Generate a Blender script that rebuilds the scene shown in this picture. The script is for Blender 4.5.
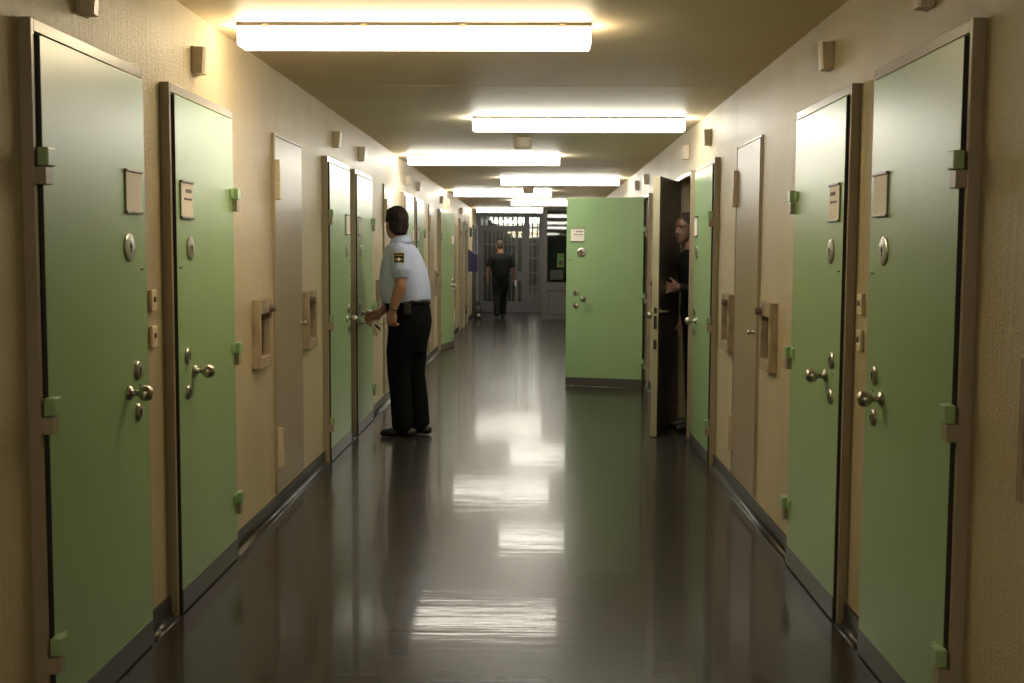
import bpy, bmesh, math, random
from mathutils import Vector, Matrix
random.seed(7)
for o in list(bpy.data.objects): bpy.data.objects.remove(o)
S = bpy.context.scene
C = S.collection

# ---------------------------------------------------------------- camera, world, exposure
F_PX, PITCH, YAW, ROLL, CAM_H = 1141.13, .0768, -.0208, .0053, 1.4474
def make_camera():
    cy, sy, cp, sp, cr, sr = math.cos(YAW), math.sin(YAW), math.cos(PITCH), math.sin(PITCH), math.cos(ROLL), math.sin(ROLL)
    r0 = Vector((cy, -sy, 0)); fw = Vector((cp*sy, cp*cy, -sp)); up = Vector((sp*sy, sp*cy, cp))
    r = cr*r0 + sr*up; u = cr*up - sr*r0
    cd = bpy.data.cameras.new('camera'); cam = bpy.data.objects.new('camera', cd); C.objects.link(cam)
    m = Matrix.Identity(4)
    for i in range(3):
        m[i][0], m[i][1], m[i][2] = r[i], u[i], -fw[i]
    m[2][3] = CAM_H
    cam.matrix_world = m
    cd.sensor_width = 36; cd.lens = 36*F_PX/1024; cd.clip_start = .05; cd.clip_end = 100
    S.camera = cam
make_camera()
w = bpy.data.worlds.new('world'); S.world = w; w.use_nodes = True
w.node_tree.nodes['Background'].inputs[0].default_value = (.02, .02, .02, 1)
w.node_tree.nodes['Background'].inputs[1].default_value = 0.3
S.view_settings.view_transform = 'Standard'; S.view_settings.look = 'None'
S.view_settings.gamma = 1; S.view_settings.use_curve_mapping = False
S.view_settings.exposure = 0.0
LAMP_WARM = (1.0, .81, .52); LAMP_COOL = (1.0, .96, .84)
LAMP_POWER = 21.5
BACK_K = 0.95                                  # unseen lamps behind the viewer, added to light surfaces facing the camera
# lamps: (y, x0, x1, colour, strength factor)
LX, RX = (-1.322, .232), (-.475, 1.087)
LAMPS = [(5.07, LX, LAMP_WARM, 1.0), (8.485, RX, LAMP_COOL, 1.0), (11.73, LX, LAMP_COOL, 1.0), (15.15, RX, LAMP_COOL, 1.0),
         (18.25, LX, LAMP_COOL, 1.0), (21.55, RX, LAMP_COOL, 1.0), (25.3, LX, LAMP_COOL, 1.0)]

# ---------------------------------------------------------------- measures
WL, WR, ZC = -1.452, 1.2295, 2.454          # wall planes, ceiling
Y0, Y1 = -9.5, 36.0                          # corridor ends
YE, YB, XB = 28.3, 25.3, .15                 # end grille, booth front, booth side
N1 = lambda k: 3.211 + 4.53*k                # near edge of the first / second door frame of each pair
N2 = lambda k: 4.414 + 4.51*k
SV = lambda k: 6.285 + 4.53*k                # service door
LEAF_W, STILE, PROUD, FRAME_D = .845, .034, .010, .037
FW = LEAF_W + 2*STILE

# ---------------------------------------------------------------- materials
MATS = {}
def mat(name, col, rough=.5, metal=0, bump=None, spec=.5, emis=None, coat=0, tint=None):
    if name in MATS: return MATS[name]
    m = bpy.data.materials.new(name); m.use_nodes = True; nt = m.node_tree; n = nt.nodes; b = n['Principled BSDF']
    b.inputs['Base Color'].default_value = (*col, 1); b.inputs['Roughness'].default_value = rough
    b.inputs['Metallic'].default_value = metal; b.inputs['Specular IOR Level'].default_value = spec
    b.inputs['Coat Weight'].default_value = coat; b.inputs['Coat Roughness'].default_value = .055
    if emis: b.inputs['Emission Color'].default_value = (*emis[0], 1); b.inputs['Emission Strength'].default_value = emis[1]
    tc = n.new('ShaderNodeTexCoord')
    def noise(scale, detail=3, stretch=(1, 1, 1)):
        mp = n.new('ShaderNodeMapping'); mp.inputs['Scale'].default_value = stretch
        nt.links.new(tc.outputs['Object'], mp.inputs['Vector'])
        t = n.new('ShaderNodeTexNoise'); t.inputs['Scale'].default_value = scale; t.inputs['Detail'].default_value = detail
        nt.links.new(mp.outputs[0], t.inputs['Vector']); return t.outputs[0]
    if tint:                                     # (colour2, scale, stretch, lo, hi): uneven paint / dirt
        t = noise(tint[1], 4, tint[2]); mr = n.new('ShaderNodeMapRange')
        mr.inputs[1].default_value, mr.inputs[2].default_value = tint[3], tint[4]
        nt.links.new(t, mr.inputs[0])
        mx = n.new('ShaderNodeMix'); mx.data_type = 'RGBA'
        mx.inputs[6].default_value = (*col, 1); mx.inputs[7].default_value = (*tint[0], 1)
        nt.links.new(mr.outputs[0], mx.inputs[0]); nt.links.new(mx.outputs[2], b.inputs['Base Color'])
    last = None
    for (scale, stretch, strength, dist) in (bump or []):
        bp = n.new('ShaderNodeBump'); bp.inputs['Strength'].default_value = strength; bp.inputs['Distance'].default_value = dist
        nt.links.new(noise(scale, 3, stretch), bp.inputs['Height'])
        if last: nt.links.new(last, bp.inputs['Normal'])
        last = bp.outputs[0]
    if last: nt.links.new(last, b.inputs['Normal']); nt.links.new(last, b.inputs['Coat Normal'])
    MATS[name] = m; return m
def glass(name, tint):
    m = bpy.data.materials.new(name); m.use_nodes = True; nt = m.node_tree; n = nt.nodes
    n.remove(n['Principled BSDF'])
    t = n.new('ShaderNodeBsdfTransparent'); t.inputs[0].default_value = (*tint, 1)
    g = n.new('ShaderNodeBsdfGlossy'); g.inputs['Roughness'].default_value = .02
    fr = n.new('ShaderNodeFresnel'); fr.inputs[0].default_value = 1.5
    mx = n.new('ShaderNodeMixShader')
    nt.links.new(fr.outputs[0], mx.inputs[0]); nt.links.new(t.outputs[0], mx.inputs[1]); nt.links.new(g.outputs[0], mx.inputs[2])
    nt.links.new(mx.outputs[0], n['Material Output'].inputs[0]); return m
M = dict(
    wall=mat('cream enamel plaster', (.64, .545, .36), .40, spec=.5, bump=[(220, (1, 1, .6), 1.0, .007), (40, (1, 1, .07), .5, .008)], tint=((.56, .465, .295), 2.2, (1, 1, .5), .45, .75)),
    ceil=mat('matt cream ceiling paint', (.82, .71, .52), .5, bump=[(60, (1, 1, 1), .15, .002)], tint=((.76, .65, .47), 1.3, (.5, 1, 1), .45, .7)),
    floor=mat('polished dark linoleum', (.038, .033, .028), .26, spec=.09, coat=.21, bump=[(3.0, (1, .55, 1), .07, .01), (24, (.05, 1, 1), .27, .002), (9, (.3, 1, 1), .10, .006)], tint=((.050, .044, .037), 2.5, (1, .4, 1), .45, .7)),
    cove=mat('dark glossy cove skirting', (.030, .028, .026), .34, bump=[(30, (1, .2, 1), .1, .002)]),
    green=mat('green door enamel', (.31, .475, .235), .33, spec=.75, bump=[(90, (1, 1, 1), .05, .001)], tint=((.29, .455, .22), 3, (1, 1, 1), .4, .7)),
    frame=mat('taupe frame paint', (.35, .30, .215), .32, bump=[(90, (1, 1, 1), .05, .001)]),
    edge=mat('cream door edge paint', (.36, .33, .23), .4),
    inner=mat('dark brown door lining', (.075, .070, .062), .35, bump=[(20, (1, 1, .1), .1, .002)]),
    kick=mat('brushed kick plate', (.13, .125, .115), .32, metal=.5, bump=[(60, (.1, 1, 4), .1, .001)]),
    steel=mat('satin steel', (.50, .47, .42), .28, metal=1),
    dsteel=mat('dark worn steel', (.20, .18, .16), .4, metal=1),
    bumper=mat('brown rubber bumper', (.16, .12, .085), .6),
    beyond=mat('grey green wall darkened for dim light', (.16, .165, .15), .5),  # dimness past the end grille is put into this wall colour
    lgray=mat('light steel gate paint', (.36, .36, .37), .4),
    black=mat('black', (.008, .008, .008), .6),
    rubber=mat('black brown rubber and gap shade', (.035, .03, .026), .6),  # also used as painted shade on closed leaf edges and door gaps
    card=mat('pinkish paper card', (.90, .82, .76), .6),
    ink=mat('grey ink', (.10, .08, .08), .7),
    plate=mat('cream switch plastic', (.78, .68, .50), .4),
    service=mat('grey beige service door enamel', (.37, .305, .205), .36, bump=[(60, (1, 1, .1), .06, .001)]),
    niche=mat('worn tan niche frame', (.40, .32, .22), .6, bump=[(35, (1, 1, 1), .4, .004)], tint=((.27, .21, .14), 14, (1, 1, .5), .42, .65)),
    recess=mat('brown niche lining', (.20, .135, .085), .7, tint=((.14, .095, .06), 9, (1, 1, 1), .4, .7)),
    box=mat('tan lamp housing', (.60, .51, .38), .38),
    lampbase=mat('lamp tray metal', (.20, .17, .15), .5),
    gray=mat('grey steel paint', (.16, .158, .162), .4),
    dgray=mat('dark grey steel paint', (.05, .048, .046), .4),
    blue=mat('blue enamel', (.028, .026, .105), .45),
    notice=mat('green notice paper', (.16, .36, .07), .6),
    white=mat('white plastic', (.7, .7, .7), .5),
    glass=glass('window glass', (.75, .80, .78)),
    skin=mat('skin', (.36, .185, .125), .5, bump=[(120, (1, 1, 1), .1, .001)]),
    skin2=mat('skin of inmate', (.30, .17, .12), .55),
    hair=mat('dark brown hair', (.022, .016, .013), .85, spec=.2, bump=[(110, (1, 1, .12), 1.0, .012)], tint=((.06, .048, .04), 30, (1, 1, .3), .5, .75)),
    hair2=mat('cropped hair', (.05, .032, .024), .7),
    shirt=mat('pale blue shirt cotton', (.42, .475, .66), .75, bump=[(9, (1, 1, .7), .5, .02), (420, (1, 1, 1), .2, .001)]),
    trousers=mat('black trouser cloth', (.0045, .0045, .0055), .9, spec=.15, bump=[(10, (1, 1, .6), .5, .02)]),
    dark=mat('dark grey cloth', (.012, .012, .013), .9, spec=.2, bump=[(10, (1, 1, .6), .4, .02)]),
    shoe=mat('black leather', (.009, .009, .009), .35),
    gold=mat('gold thread', (.40, .28, .07), .6),
    brass=mat('brass keys', (.80, .68, .42), .35, metal=.6),
    patch=mat('black sleeve badge', (.012, .012, .010), .7),
    eye=mat('eye white', (.22, .18, .16), .4),
)
def lamp_mat(i, col, k):
    return mat('lit lamp diffuser %d' % i, (.8, .8, .8), .5, emis=(col, LAMP_POWER*k))

# ---------------------------------------------------------------- mesh helpers
def bx(bm, x0, x1, y0, y1, z0, z1, bev=0):
    x0, x1 = min(x0, x1), max(x0, x1); y0, y1 = min(y0, y1), max(y0, y1)
    r = bmesh.ops.create_cube(bm, size=1, matrix=Matrix.Translation(((x0+x1)/2, (y0+y1)/2, (z0+z1)/2)) @ Matrix.Diagonal((x1-x0, y1-y0, z1-z0, 1)))
    if bev:
        es = list({e for v in r['verts'] for e in v.link_edges})
        bmesh.ops.bevel(bm, geom=es, offset=bev, segments=2, affect='EDGES', profile=.5)
def axis_mat(p, d):
    return Matrix.Translation(p) @ Vector((0, 0, 1)).rotation_difference(Vector(d).normalized()).to_matrix().to_4x4()
def lathe(bm, p, d, prof, seg=16):
    """profile [(r, h)] spun about axis d through p"""
    mt = axis_mat(Vector(p), d); rings = []
    for r, h in prof:
        if r < 1e-6: rings.append([bm.verts.new(mt @ Vector((0, 0, h)))])
        else: rings.append([bm.verts.new(mt @ Vector((r*math.cos(2*math.pi*i/seg), r*math.sin(2*math.pi*i/seg), h))) for i in range(seg)])
    for a, b in zip(rings, rings[1:]):
        for i in range(seg):
            j = (i+1) % seg
            if len(a) == 1 and len(b) == 1: continue
            if len(a) == 1: bm.faces.new((a[0], b[j], b[i]))
            elif len(b) == 1: bm.faces.new((a[i], a[j], b[0]))
            else: bm.faces.new((a[i], a[j], b[j], b[i]))
    if len(rings[0]) > 1: bm.faces.new(list(reversed(rings[0])))
    if len(rings[-1]) > 1: bm.faces.new(rings[-1])
def ball(bm, c, r, mtx=None, seg=16):
    m = Matrix.Translation(c) @ (mtx.to_4x4() if mtx else Matrix.Identity(4)) @ Matrix.Diagonal((*r, 1))
    bmesh.ops.create_uvsphere(bm, u_segments=seg, v_segments=max(8, seg//2+2), radius=1, matrix=m)
def limb(bm, pts, seg=12, flat=None):
    """closed round tube through [(p, r)] with rounded ends; flat=(axis, factor) squashes the section"""
    P = [Vector(p) for p, _ in pts]; R = [r for _, r in pts]; rings = []
    t0 = (P[1]-P[0]).normalized(); ref = Vector((0, 0, 1)) if abs(t0.z) < .9 else Vector((1, 0, 0))
    def ring(c, t, r):
        u = (ref - t*ref.dot(t)).normalized(); v = t.cross(u)
        out = []
        for i in range(seg):
            a = 2*math.pi*i/seg; o = (u*math.cos(a) + v*math.sin(a))*r
            if flat: ax = Vector(flat[0]); o -= ax*o.dot(ax)*(1-flat[1])
            out.append(bm.verts.new(c+o))
        return out
    n = len(P); T = []
    for i in range(n):
        a = (P[i]-P[i-1]).normalized() if i else (P[1]-P[0]).normalized()
        b = (P[i+1]-P[i]).normalized() if i < n-1 else a
        T.append((a+b).normalized())
    first = bm.verts.new(P[0]-T[0]*R[0])
    rings.append(ring(P[0]-T[0]*R[0]*.7, T[0], R[0]*.7))
    for i in range(n): rings.append(ring(P[i], T[i], R[i]))
    rings.append(ring(P[-1]+T[-1]*R[-1]*.7, T[-1], R[-1]*.7))
    last = bm.verts.new(P[-1]+T[-1]*R[-1])
    for a, b in zip(rings, rings[1:]):
        for i in range(seg):
            j = (i+1) % seg; bm.faces.new((a[i], a[j], b[j], b[i]))
    for i in range(seg):
        j = (i+1) % seg
        bm.faces.new((first, rings[0][j], rings[0][i])); bm.faces.new((last, rings[-1][i], rings[-1][j]))
def mesh(bm, name, material, smooth=False):
    bmesh.ops.recalc_face_normals(bm, faces=bm.faces[:])
    me = bpy.data.meshes.new(name); bm.to_mesh(me); bm.free(); me.materials.append(material)
    if smooth: me.polygons.foreach_set('use_smooth', [True]*len(me.polygons))
    return me
def put(name, me, parent=None, loc=None, rz=None):
    o = bpy.data.objects.new(name, me); C.objects.link(o)
    if parent: o.parent = parent
    if loc: o.location = loc
    if rz is not None: o.rotation_euler = (0, 0, rz)
    return o
def obj(name, bm, material, parent=None, smooth=False, **k):
    return put(name, mesh(bm, name, M[material] if isinstance(material, str) else material, smooth), parent, **k)
def tag(o, label, cat, group=None, kind=None):
    o['label'] = label; o['category'] = cat
    if group: o['group'] = group
    if kind: o['kind'] = kind
    return o
def thing(name, label, cat, loc=(0, 0, 0), rz=0, group=None, kind=None):
    o = bpy.data.objects.new(name, None); C.objects.link(o); o.empty_display_size = .1
    o.location = loc; o.rotation_euler = (0, 0, rz); return tag(o, label, cat, group, kind)
def box_obj(name, b, material, parent=None, bev=0):
    bm = bmesh.new(); bx(bm, *b, bev); return obj(name, bm, material, parent)

# ---------------------------------------------------------------- room shell
T_ = .008
door_hole = lambda n: (n+STILE-T_, n+STILE+LEAF_W+T_, 0, 2.062, .25)
NICHE_W, NICHE_T, NICHE_Z = .27, .034, (.846, 1.203)
niche_hole = lambda y: (y+NICHE_T, y+NICHE_W-NICHE_T, NICHE_Z[0]+.06, NICHE_Z[1]-.075, .11)
NICHES_L = [5.80, 7.06, 5.80+4.53, 7.06+2*4.53]
NICHES_R = [5.81, 7.07, 7.07-4.53, 7.07+4.53]
OPEN_R = [door_hole(N2(1)), door_hole(N1(2))] + [niche_hole(y) for y in NICHES_R]
OPEN_L = [door_hole(N1(3))] + [niche_hole(y) for y in NICHES_L]
def wall(name, xs, side, opens, label):
    bm = bmesh.new(); y = Y0; xo = xs+side*.25
    for a, b, z0, z1, dep in sorted(opens):
        bx(bm, xs, xo, y, a, 0, ZC); bx(bm, xs, xo, a, b, z1, ZC); y = b
        if z0: bx(bm, xs, xo, a, b, 0, z0)
        if dep < .25: bx(bm, xs+side*dep, xo, a, b, z0, z1)
    bx(bm, xs, xo, y, YE, 0, ZC)
    return tag(obj(name, bm, 'wall'), label, 'wall', kind='structure')
wall('wall_left', WL, -1, OPEN_L, 'cream glossy plaster wall along the left of the corridor')
wall('wall_right', WR, 1, OPEN_R, 'cream glossy plaster wall along the right of the corridor')
tag(box_obj('floor', (-4.5, 4.5, Y0, Y1, -.1, 0), 'floor'), 'polished dark linoleum corridor floor with lamp reflections', 'floor', kind='structure')
tag(box_obj('ceiling', (-4.5, 4.5, Y0, Y1, ZC, ZC+.1), 'ceil'), 'cream painted corridor ceiling carrying fluorescent lamps', 'ceiling', kind='structure')
tag(box_obj('wall_back', (WL, WR, Y0, Y0+.1, 0, ZC), 'wall'), 'plain cream wall closing the corridor behind the viewer', 'wall', kind='structure')
tag(box_obj('wall_far', (WL, WR, Y1-.1, Y1, 0, ZC), 'beyond'), 'pale wall far beyond the barred end gate', 'wall', kind='structure')
for n, yy in enumerate((6.95, 13.4)):
    tag(box_obj('trim_%d' % (n+1), (WL, WR, yy, yy+.010, ZC-.0015, ZC), 'ceil'), 'thin plaster seam across the ceiling %s' % ('behind the nearest lamp' if n == 0 else 'behind the third lamp'), 'seam', kind='structure')
for sd_, xa_ in (('left', WL-.25), ('right', WR)):
    tag(box_obj('wall_beyond_'+sd_, (xa_, xa_+.25, YE, Y1, 0, ZC), 'beyond'), 'wall on the %s beyond the end grille, colour greyed for dim light' % sd_, 'wall', kind='structure')
# dim cells behind the open doors
def cell(name, side, ya, yb, label):
    bm = bmesh.new(); xa, xb = (WR+.25, 4.2) if side > 0 else (-4.2, WL-.25)
    bx(bm, xa, xb, ya-.1, ya, 0, ZC); bx(bm, xa, xb, yb, yb+.1, 0, ZC)
    bx(bm, *((xb, xb+.1) if side > 0 else (xa-.1, xa)), ya-.1, yb+.1, 0, ZC)
    return tag(obj(name, bm, 'wall'), label, 'wall', kind='structure')
cell('wall_cell_1', 1, 8.6, 11.0, 'unlit cell walls behind the half open door with the peering man')
cell('wall_cell_2', 1, 11.3, 13.4, 'unlit cell walls behind the wide open green door')
cell('wall_cell_3', -1, 16.2, 18.2, 'unlit cell walls behind the ajar green door on the left')

# cove skirting, broken at every door frame
def cove(name, wx, s, gaps, label, y_end):
    prof = [(0, .085), (.010, .085), (.012, .080), (.012, .026)]
    prof += [(.012+.024*(1-math.cos(a)), .026-.024*math.sin(a)) for a in [math.pi/2*i/6 for i in range(1, 7)]] + [(.050, .002), (.050, 0), (0, 0)]
    bm = bmesh.new(); y = Y0+.1
    for a, b in sorted(gaps)+[(y_end, y_end)]:
        if a-y > .01:
            A = [bm.verts.new((wx+s*d, y, z)) for d, z in prof]; B = [bm.verts.new((wx+s*d, a, z)) for d, z in prof]
            for i in range(len(prof)):
                j = (i+1) % len(prof); f = bm.faces.new((A[i], A[j], B[j], B[i])); f.smooth = 2 < i < 10
            bm.faces.new(A); bm.faces.new(list(reversed(B)))
        y = b
    return tag(obj(name, bm, 'cove'), label, 'skirting', kind='structure')
gl = [(N1(k), N1(k)+FW) for k in range(-1, 4)] + [(N2(k), N2(k)+FW) for k in range(-1, 3)] + [(21.3, 22.2), (22.6, 23.6)]
gr = [(N1(k), N1(k)+FW) for k in range(-1, 3)] + [(N2(k), N2(k)+FW) for k in range(-1, 2)]
cove('baseboard_left', WL, 1, gl, 'dark coved skirting at the foot of the left wall', YE)
cove('baseboard_right', WR, -1, gr, 'dark coved skirting at the foot of the right wall', YB)

# ---------------------------------------------------------------- cell doors (local x from hinge to lock, local y out of the wall)
DOOR_MESH = {}
def door_meshes(h, inner):
    key = (h, inner)
    if key in DOOR_MESH: return DOOR_MESH[key]
    D = {}; yf = FRAME_D; yl = yf+PROUD; T = .052; LT = 2.058; LB = .006
    X = lambda a, b: (h*a, h*b)
    bm = bmesh.new()
    bx(bm, *X(-STILE, -.012), 0.0, yf, 0, 2.10, .002); bx(bm, *X(LEAF_W+.012, LEAF_W+STILE), 0.0, yf, 0, 2.10, .002)
    bx(bm, *X(-.012, LEAF_W+.012), 0.0, yf, 2.064, 2.10, .002)
    D['frame'] = mesh(bm, 'door_frame', M['frame'])
    bm = bmesh.new()                                            # dark strips putting shade into the rebate behind the leaf edge
    bx(bm, *X(-.012, -.008), -.02, yf-.012, 0, 2.064); bx(bm, *X(LEAF_W+.008, LEAF_W+.012), -.02, yf-.012, 0, 2.064)
    D['seal'] = mesh(bm, 'door_seal', M['rubber'])
    bm = bmesh.new(); bx(bm, *X(0, LEAF_W), yl-T, yl, LB, LT, .003)
    me = mesh(bm, 'door_leaf', M['green'])
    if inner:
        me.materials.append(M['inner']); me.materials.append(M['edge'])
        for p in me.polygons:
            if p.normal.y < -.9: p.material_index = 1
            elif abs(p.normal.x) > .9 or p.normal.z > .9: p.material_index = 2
    else:
        me.materials.append(M['rubber'])                        # closed leaf's side edges darkened to stand for the shaded gap
        for p in me.polygons:
            if abs(p.normal.x) > .9: p.material_index = 1
    D['leaf'] = me
    bm = bmesh.new(); bx(bm, *X(.0, LEAF_W), yl, yl+.003, .008, .098); D['kick_plate'] = mesh(bm, 'kick_plate', M['kick'])
    kb = bmesh.new(); fb = bmesh.new()
    bx(kb, *X(-.028, .024), yl-.004, yl+.028, 0, .053, .004); bx(kb, *X(.022, .070), yl, yl+.008, .006, .047, .002)
    bx(fb, *X(-STILE+.002, .018), yf-.004, yl+.022, -.052, -.002, .003)
    D['hinge_leaf'] = mesh(kb, 'hinge_knuckle', M['green']); D['hinge_frame'] = mesh(fb, 'hinge_block', M['frame'])
    # card holder: two rails and a card
    bm = bmesh.new(); bx(bm, *X(.640, .800), yl, yl+.012, 1.722, 1.731, .002); bx(bm, *X(.640, .800), yl, yl+.012, 1.579, 1.588, .002)
    D['card_holder'] = mesh(bm, 'card_holder', M['dsteel'])
    bm = bmesh.new(); bx(bm, *X(.648, .797), yl+.003, yl+.006, 1.588, 1.722); D['name_card'] = mesh(bm, 'name_card', M['card'])
    bm = bmesh.new(); x = .664
    for wd in (.012, .018, .010, .014): bx(bm, *X(x, x+wd), yl+.006, yl+.0068, 1.684, 1.698); x += wd+.007
    x = .664
    for wd in (.03, .022, .028): bx(bm, *X(x, x+wd), yl+.006, yl+.0068, 1.654, 1.662); x += wd+.008
    D['print'] = mesh(bm, 'card_print', M['ink'])
    def disc(sx, z, r, d, hole, material, name):
        b = bmesh.new(); lathe(b, (h*sx, yl, z), (0, 1, 0), [(r, 0), (r, d*.45), (r*.88, d*.8), (r*.5, d), (0, d)], 24)
        D[name] = mesh(b, name, material, False)
        b = bmesh.new()
        if hole == 'key':
            lathe(b, (h*sx, yl+d*.6, z+r*.15), (0, 1, 0), [(r*.22, 0), (r*.22, d*.5), (0, d*.5)], 10); bx(b, h*sx-r*.09, h*sx+r*.09, yl+d*.6, yl+d*1.1, z-r*.45, z+r*.1)
        else:
            lathe(b, (h*sx, yl+d*.6, z+r*.1), (0, 1, 0), [(r*.2, 0), (r*.2, d*.5), (0, d*.5)], 10); bx(b, h*sx-r*.08, h*sx+r*.08, yl+d*.6, yl+d*1.1, z-r*.35, z+r*.1)
        D[name+'_hole'] = mesh(b, 'hole', M['black'])
    disc(.675, 1.462, .049, .008, 'peep', M['steel'], 'peephole')
    disc(.735, 1.030, .034, .012, 'key', M['steel'], 'upper_lock')
    disc(.735, .883, .030, .012, 'key', M['steel'], 'lower_lock')
    bm = bmesh.new(); bx(bm, *X(.785, .815), yl-.001, yl+.0015, 1.382, 1.388); lathe(bm, (h*.755, yl, .975), (0, 1, 0), [(.004, 0), (.004, .0015), (0, .0015)], 8); D['slot'] = mesh(bm, 'slot', M['black'])
    bm = bmesh.new(); lathe(bm, (h*.648, yl, .960), (0, 1, 0), [(.025, 0), (.025, .006), (.021, .010), (.011, .012), (.010, .034), (.016, .037), (.024, .043), (.0285, .054), (.0285, .064), (.024, .076), (.014, .083), (0, .086)], 24)
    D['knob'] = mesh(bm, 'door_knob', M['steel'], True)
    if inner:
        bm = bmesh.new()                                        # lock forend on the edge
        e = h*LEAF_W
        for z0, z1 in ((.985, 1.03), (.86, .965), (.70, .775)): bx(bm, e-h*.001, e+h*.003, yl-T+.012, yl-.016, z0, z1)
        D['lock_plate'] = mesh(bm, 'lock_plate', M['black'])
        bm = bmesh.new(); yb = yl-T
        lathe(bm, (h*.79, yb, 1.0), (0, -1, 0), [(.022, 0), (.022, .006), (.011, .010), (.010, .05), (0, .05)], 14)
        limb(bm, [((h*.79, yb-.045, 1.0), .010), ((h*.74, yb-.05, 1.0), .010), ((h*.68, yb-.05, .998), .009)], 10)
        D['lever'] = mesh(bm, 'lever_handle', M['steel'], True)
    DOOR_MESH[key] = D; return D
door_no = [0]
def cell_door(side, near, hinge_near, label, angle=0, writing=False):
    """side -1 left wall, +1 right wall; angle = how far the leaf stands open"""
    h = 1 if (hinge_near == (side > 0)) else -1
    yh = near+STILE if hinge_near else near+STILE+LEAF_W
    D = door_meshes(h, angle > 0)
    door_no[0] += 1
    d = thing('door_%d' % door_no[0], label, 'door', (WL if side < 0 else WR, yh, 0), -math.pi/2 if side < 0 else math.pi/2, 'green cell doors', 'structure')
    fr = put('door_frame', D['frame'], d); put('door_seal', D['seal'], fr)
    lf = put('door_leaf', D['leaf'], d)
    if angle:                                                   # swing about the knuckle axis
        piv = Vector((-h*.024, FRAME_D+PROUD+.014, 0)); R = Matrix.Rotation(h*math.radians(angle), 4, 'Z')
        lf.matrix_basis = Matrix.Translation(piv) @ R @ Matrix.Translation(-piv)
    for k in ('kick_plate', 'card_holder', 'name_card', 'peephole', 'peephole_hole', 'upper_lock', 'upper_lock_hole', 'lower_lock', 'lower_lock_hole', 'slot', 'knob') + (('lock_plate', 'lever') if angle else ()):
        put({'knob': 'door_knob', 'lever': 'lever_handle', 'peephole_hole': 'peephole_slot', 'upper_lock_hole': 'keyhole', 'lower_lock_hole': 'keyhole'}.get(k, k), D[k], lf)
    if writing: put('card_print', D['print'], lf)
    for z in (1.688, .974, .268):
        put('hinge_knuckle', D['hinge_leaf'], lf, (0, 0, z)); put('hinge_block', D['hinge_frame'], fr, (0, 0, z))
    return d
cell_door(-1, N1(0), True, 'large green cell door at the left picture edge, hinges on its near side')
cell_door(-1, N2(0), False, 'green cell door second from the left edge, between key switches and tan niche', writing=True)
cell_door(1, N1(0), True, 'large green cell door at the right picture edge, grey hinge stile nearest the viewer')
cell_door(1, N2(0), False, 'green cell door second from the right edge, beside the key switches', writing=True)
cell_door(-1, N1(1), True, 'closed green cell door just in front of the guard, left wall')
cell_door(-1, N2(1), False, 'green cell door whose lock the guard is turning with a key')
cell_door(1, N1(1), True, 'closed green cell door on the right, next to the half open doorway')
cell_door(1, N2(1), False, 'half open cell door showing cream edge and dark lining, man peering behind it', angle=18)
cell_door(1, N1(2), True, 'green cell door swung wide open across the corridor, facing the viewer', angle=76, writing=True)
cell_door(-1, N1(2), True, 'closed pale green cell door just behind the guard, left one of the two')
cell_door(-1, N2(2), False, 'closed pale green cell door behind the guard, farther one of the two')
cell_door(-1, N1(3), True, 'green cell door standing slightly ajar far down the left wall', angle=9)

# ---------------------------------------------------------------- service doors with long hinges
SVC = {}
def svc_meshes(h):
    if h in SVC: return SVC[h]
    D = {}; X = lambda a, b: (h*a, h*b); W = .70
    bm = bmesh.new(); bx(bm, *X(0, W), .001, .014, .112, 2.085, .003); D['leaf'] = mesh(bm, 'door_leaf', M['service'])
    bm = bmesh.new(); bx(bm, *X(-.028, -.012), .0, .016, .10, 2.10, .002); bx(bm, *X(W+.008, W+.020), .0, .008, .10, 2.10, .002); bx(bm, *X(-.012, W+.008), .0, .010, 2.09, 2.10)
    D['frame'] = mesh(bm, 'door_frame', M['frame'])
    bm = bmesh.new(); bx(bm, *X(-.012, -.001), .0, .004, .11, 2.088); D['gap'] = mesh(bm, 'door_seal', M['rubber'])  # dark strip laid in the hinge gap to stand for its shade
    bm = bmesh.new(); bx(bm, *X(-.010, .022), .008, .040, 0, .112, .004); D['hl'] = mesh(bm, 'hinge_knuckle', M['box'])
    bm = bmesh.new(); bx(bm, *X(-.026, .024), .008, .043, -.108, -.003, .003); D['hf'] = mesh(bm, 'hinge_block', M['box'])
    bm = bmesh.new(); lathe(bm, (h*(W-.07), .013, 1.018), (0, 1, 0), [(.016, 0), (.016, .005), (.009, .009), (.009, .02), (.015, .026), (.015, .034), (0, .040)], 16); D['knob'] = mesh(bm, 'door_knob', M['steel'], True)
    SVC[h] = D; return D
def service_door(side, k, label):
    y = SV(k)+.02; hinge_near = side < 0
    h = 1 if (hinge_near == (side > 0)) else -1
    door_no[0] += 1; D = svc_meshes(h)
    d = thing('door_%d' % door_no[0], label, 'door', (WL if side < 0 else WR, y if hinge_near else y+.70, 0), -math.pi/2 if side < 0 else math.pi/2, 'service shaft doors', 'structure')
    f = put('door_frame', D['frame'], d); put('door_seal', D['gap'], f); l = put('door_leaf', D['leaf'], d); put('door_knob', D['knob'], l)
    for z in (1.845, .355): put('hinge_knuckle', D['hl'], l, (0, 0, z)); put('hinge_block', D['hf'], f, (0, 0, z))
service_door(-1, 0, 'narrow beige steel service door between the two tan niches, left wall')
service_door(1, 0, 'narrow beige steel service door between the two tan niches, right wall')
service_door(-1, 1, 'narrow beige service door half hidden behind the guard')
service_door(-1, 2, 'narrow beige service door on the left just before the ajar green door')
service_door(-1, 3, 'narrow beige service door beyond the ajar green door')
service_door(1, 1, 'narrow beige service door hidden behind the half open cell door')

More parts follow.
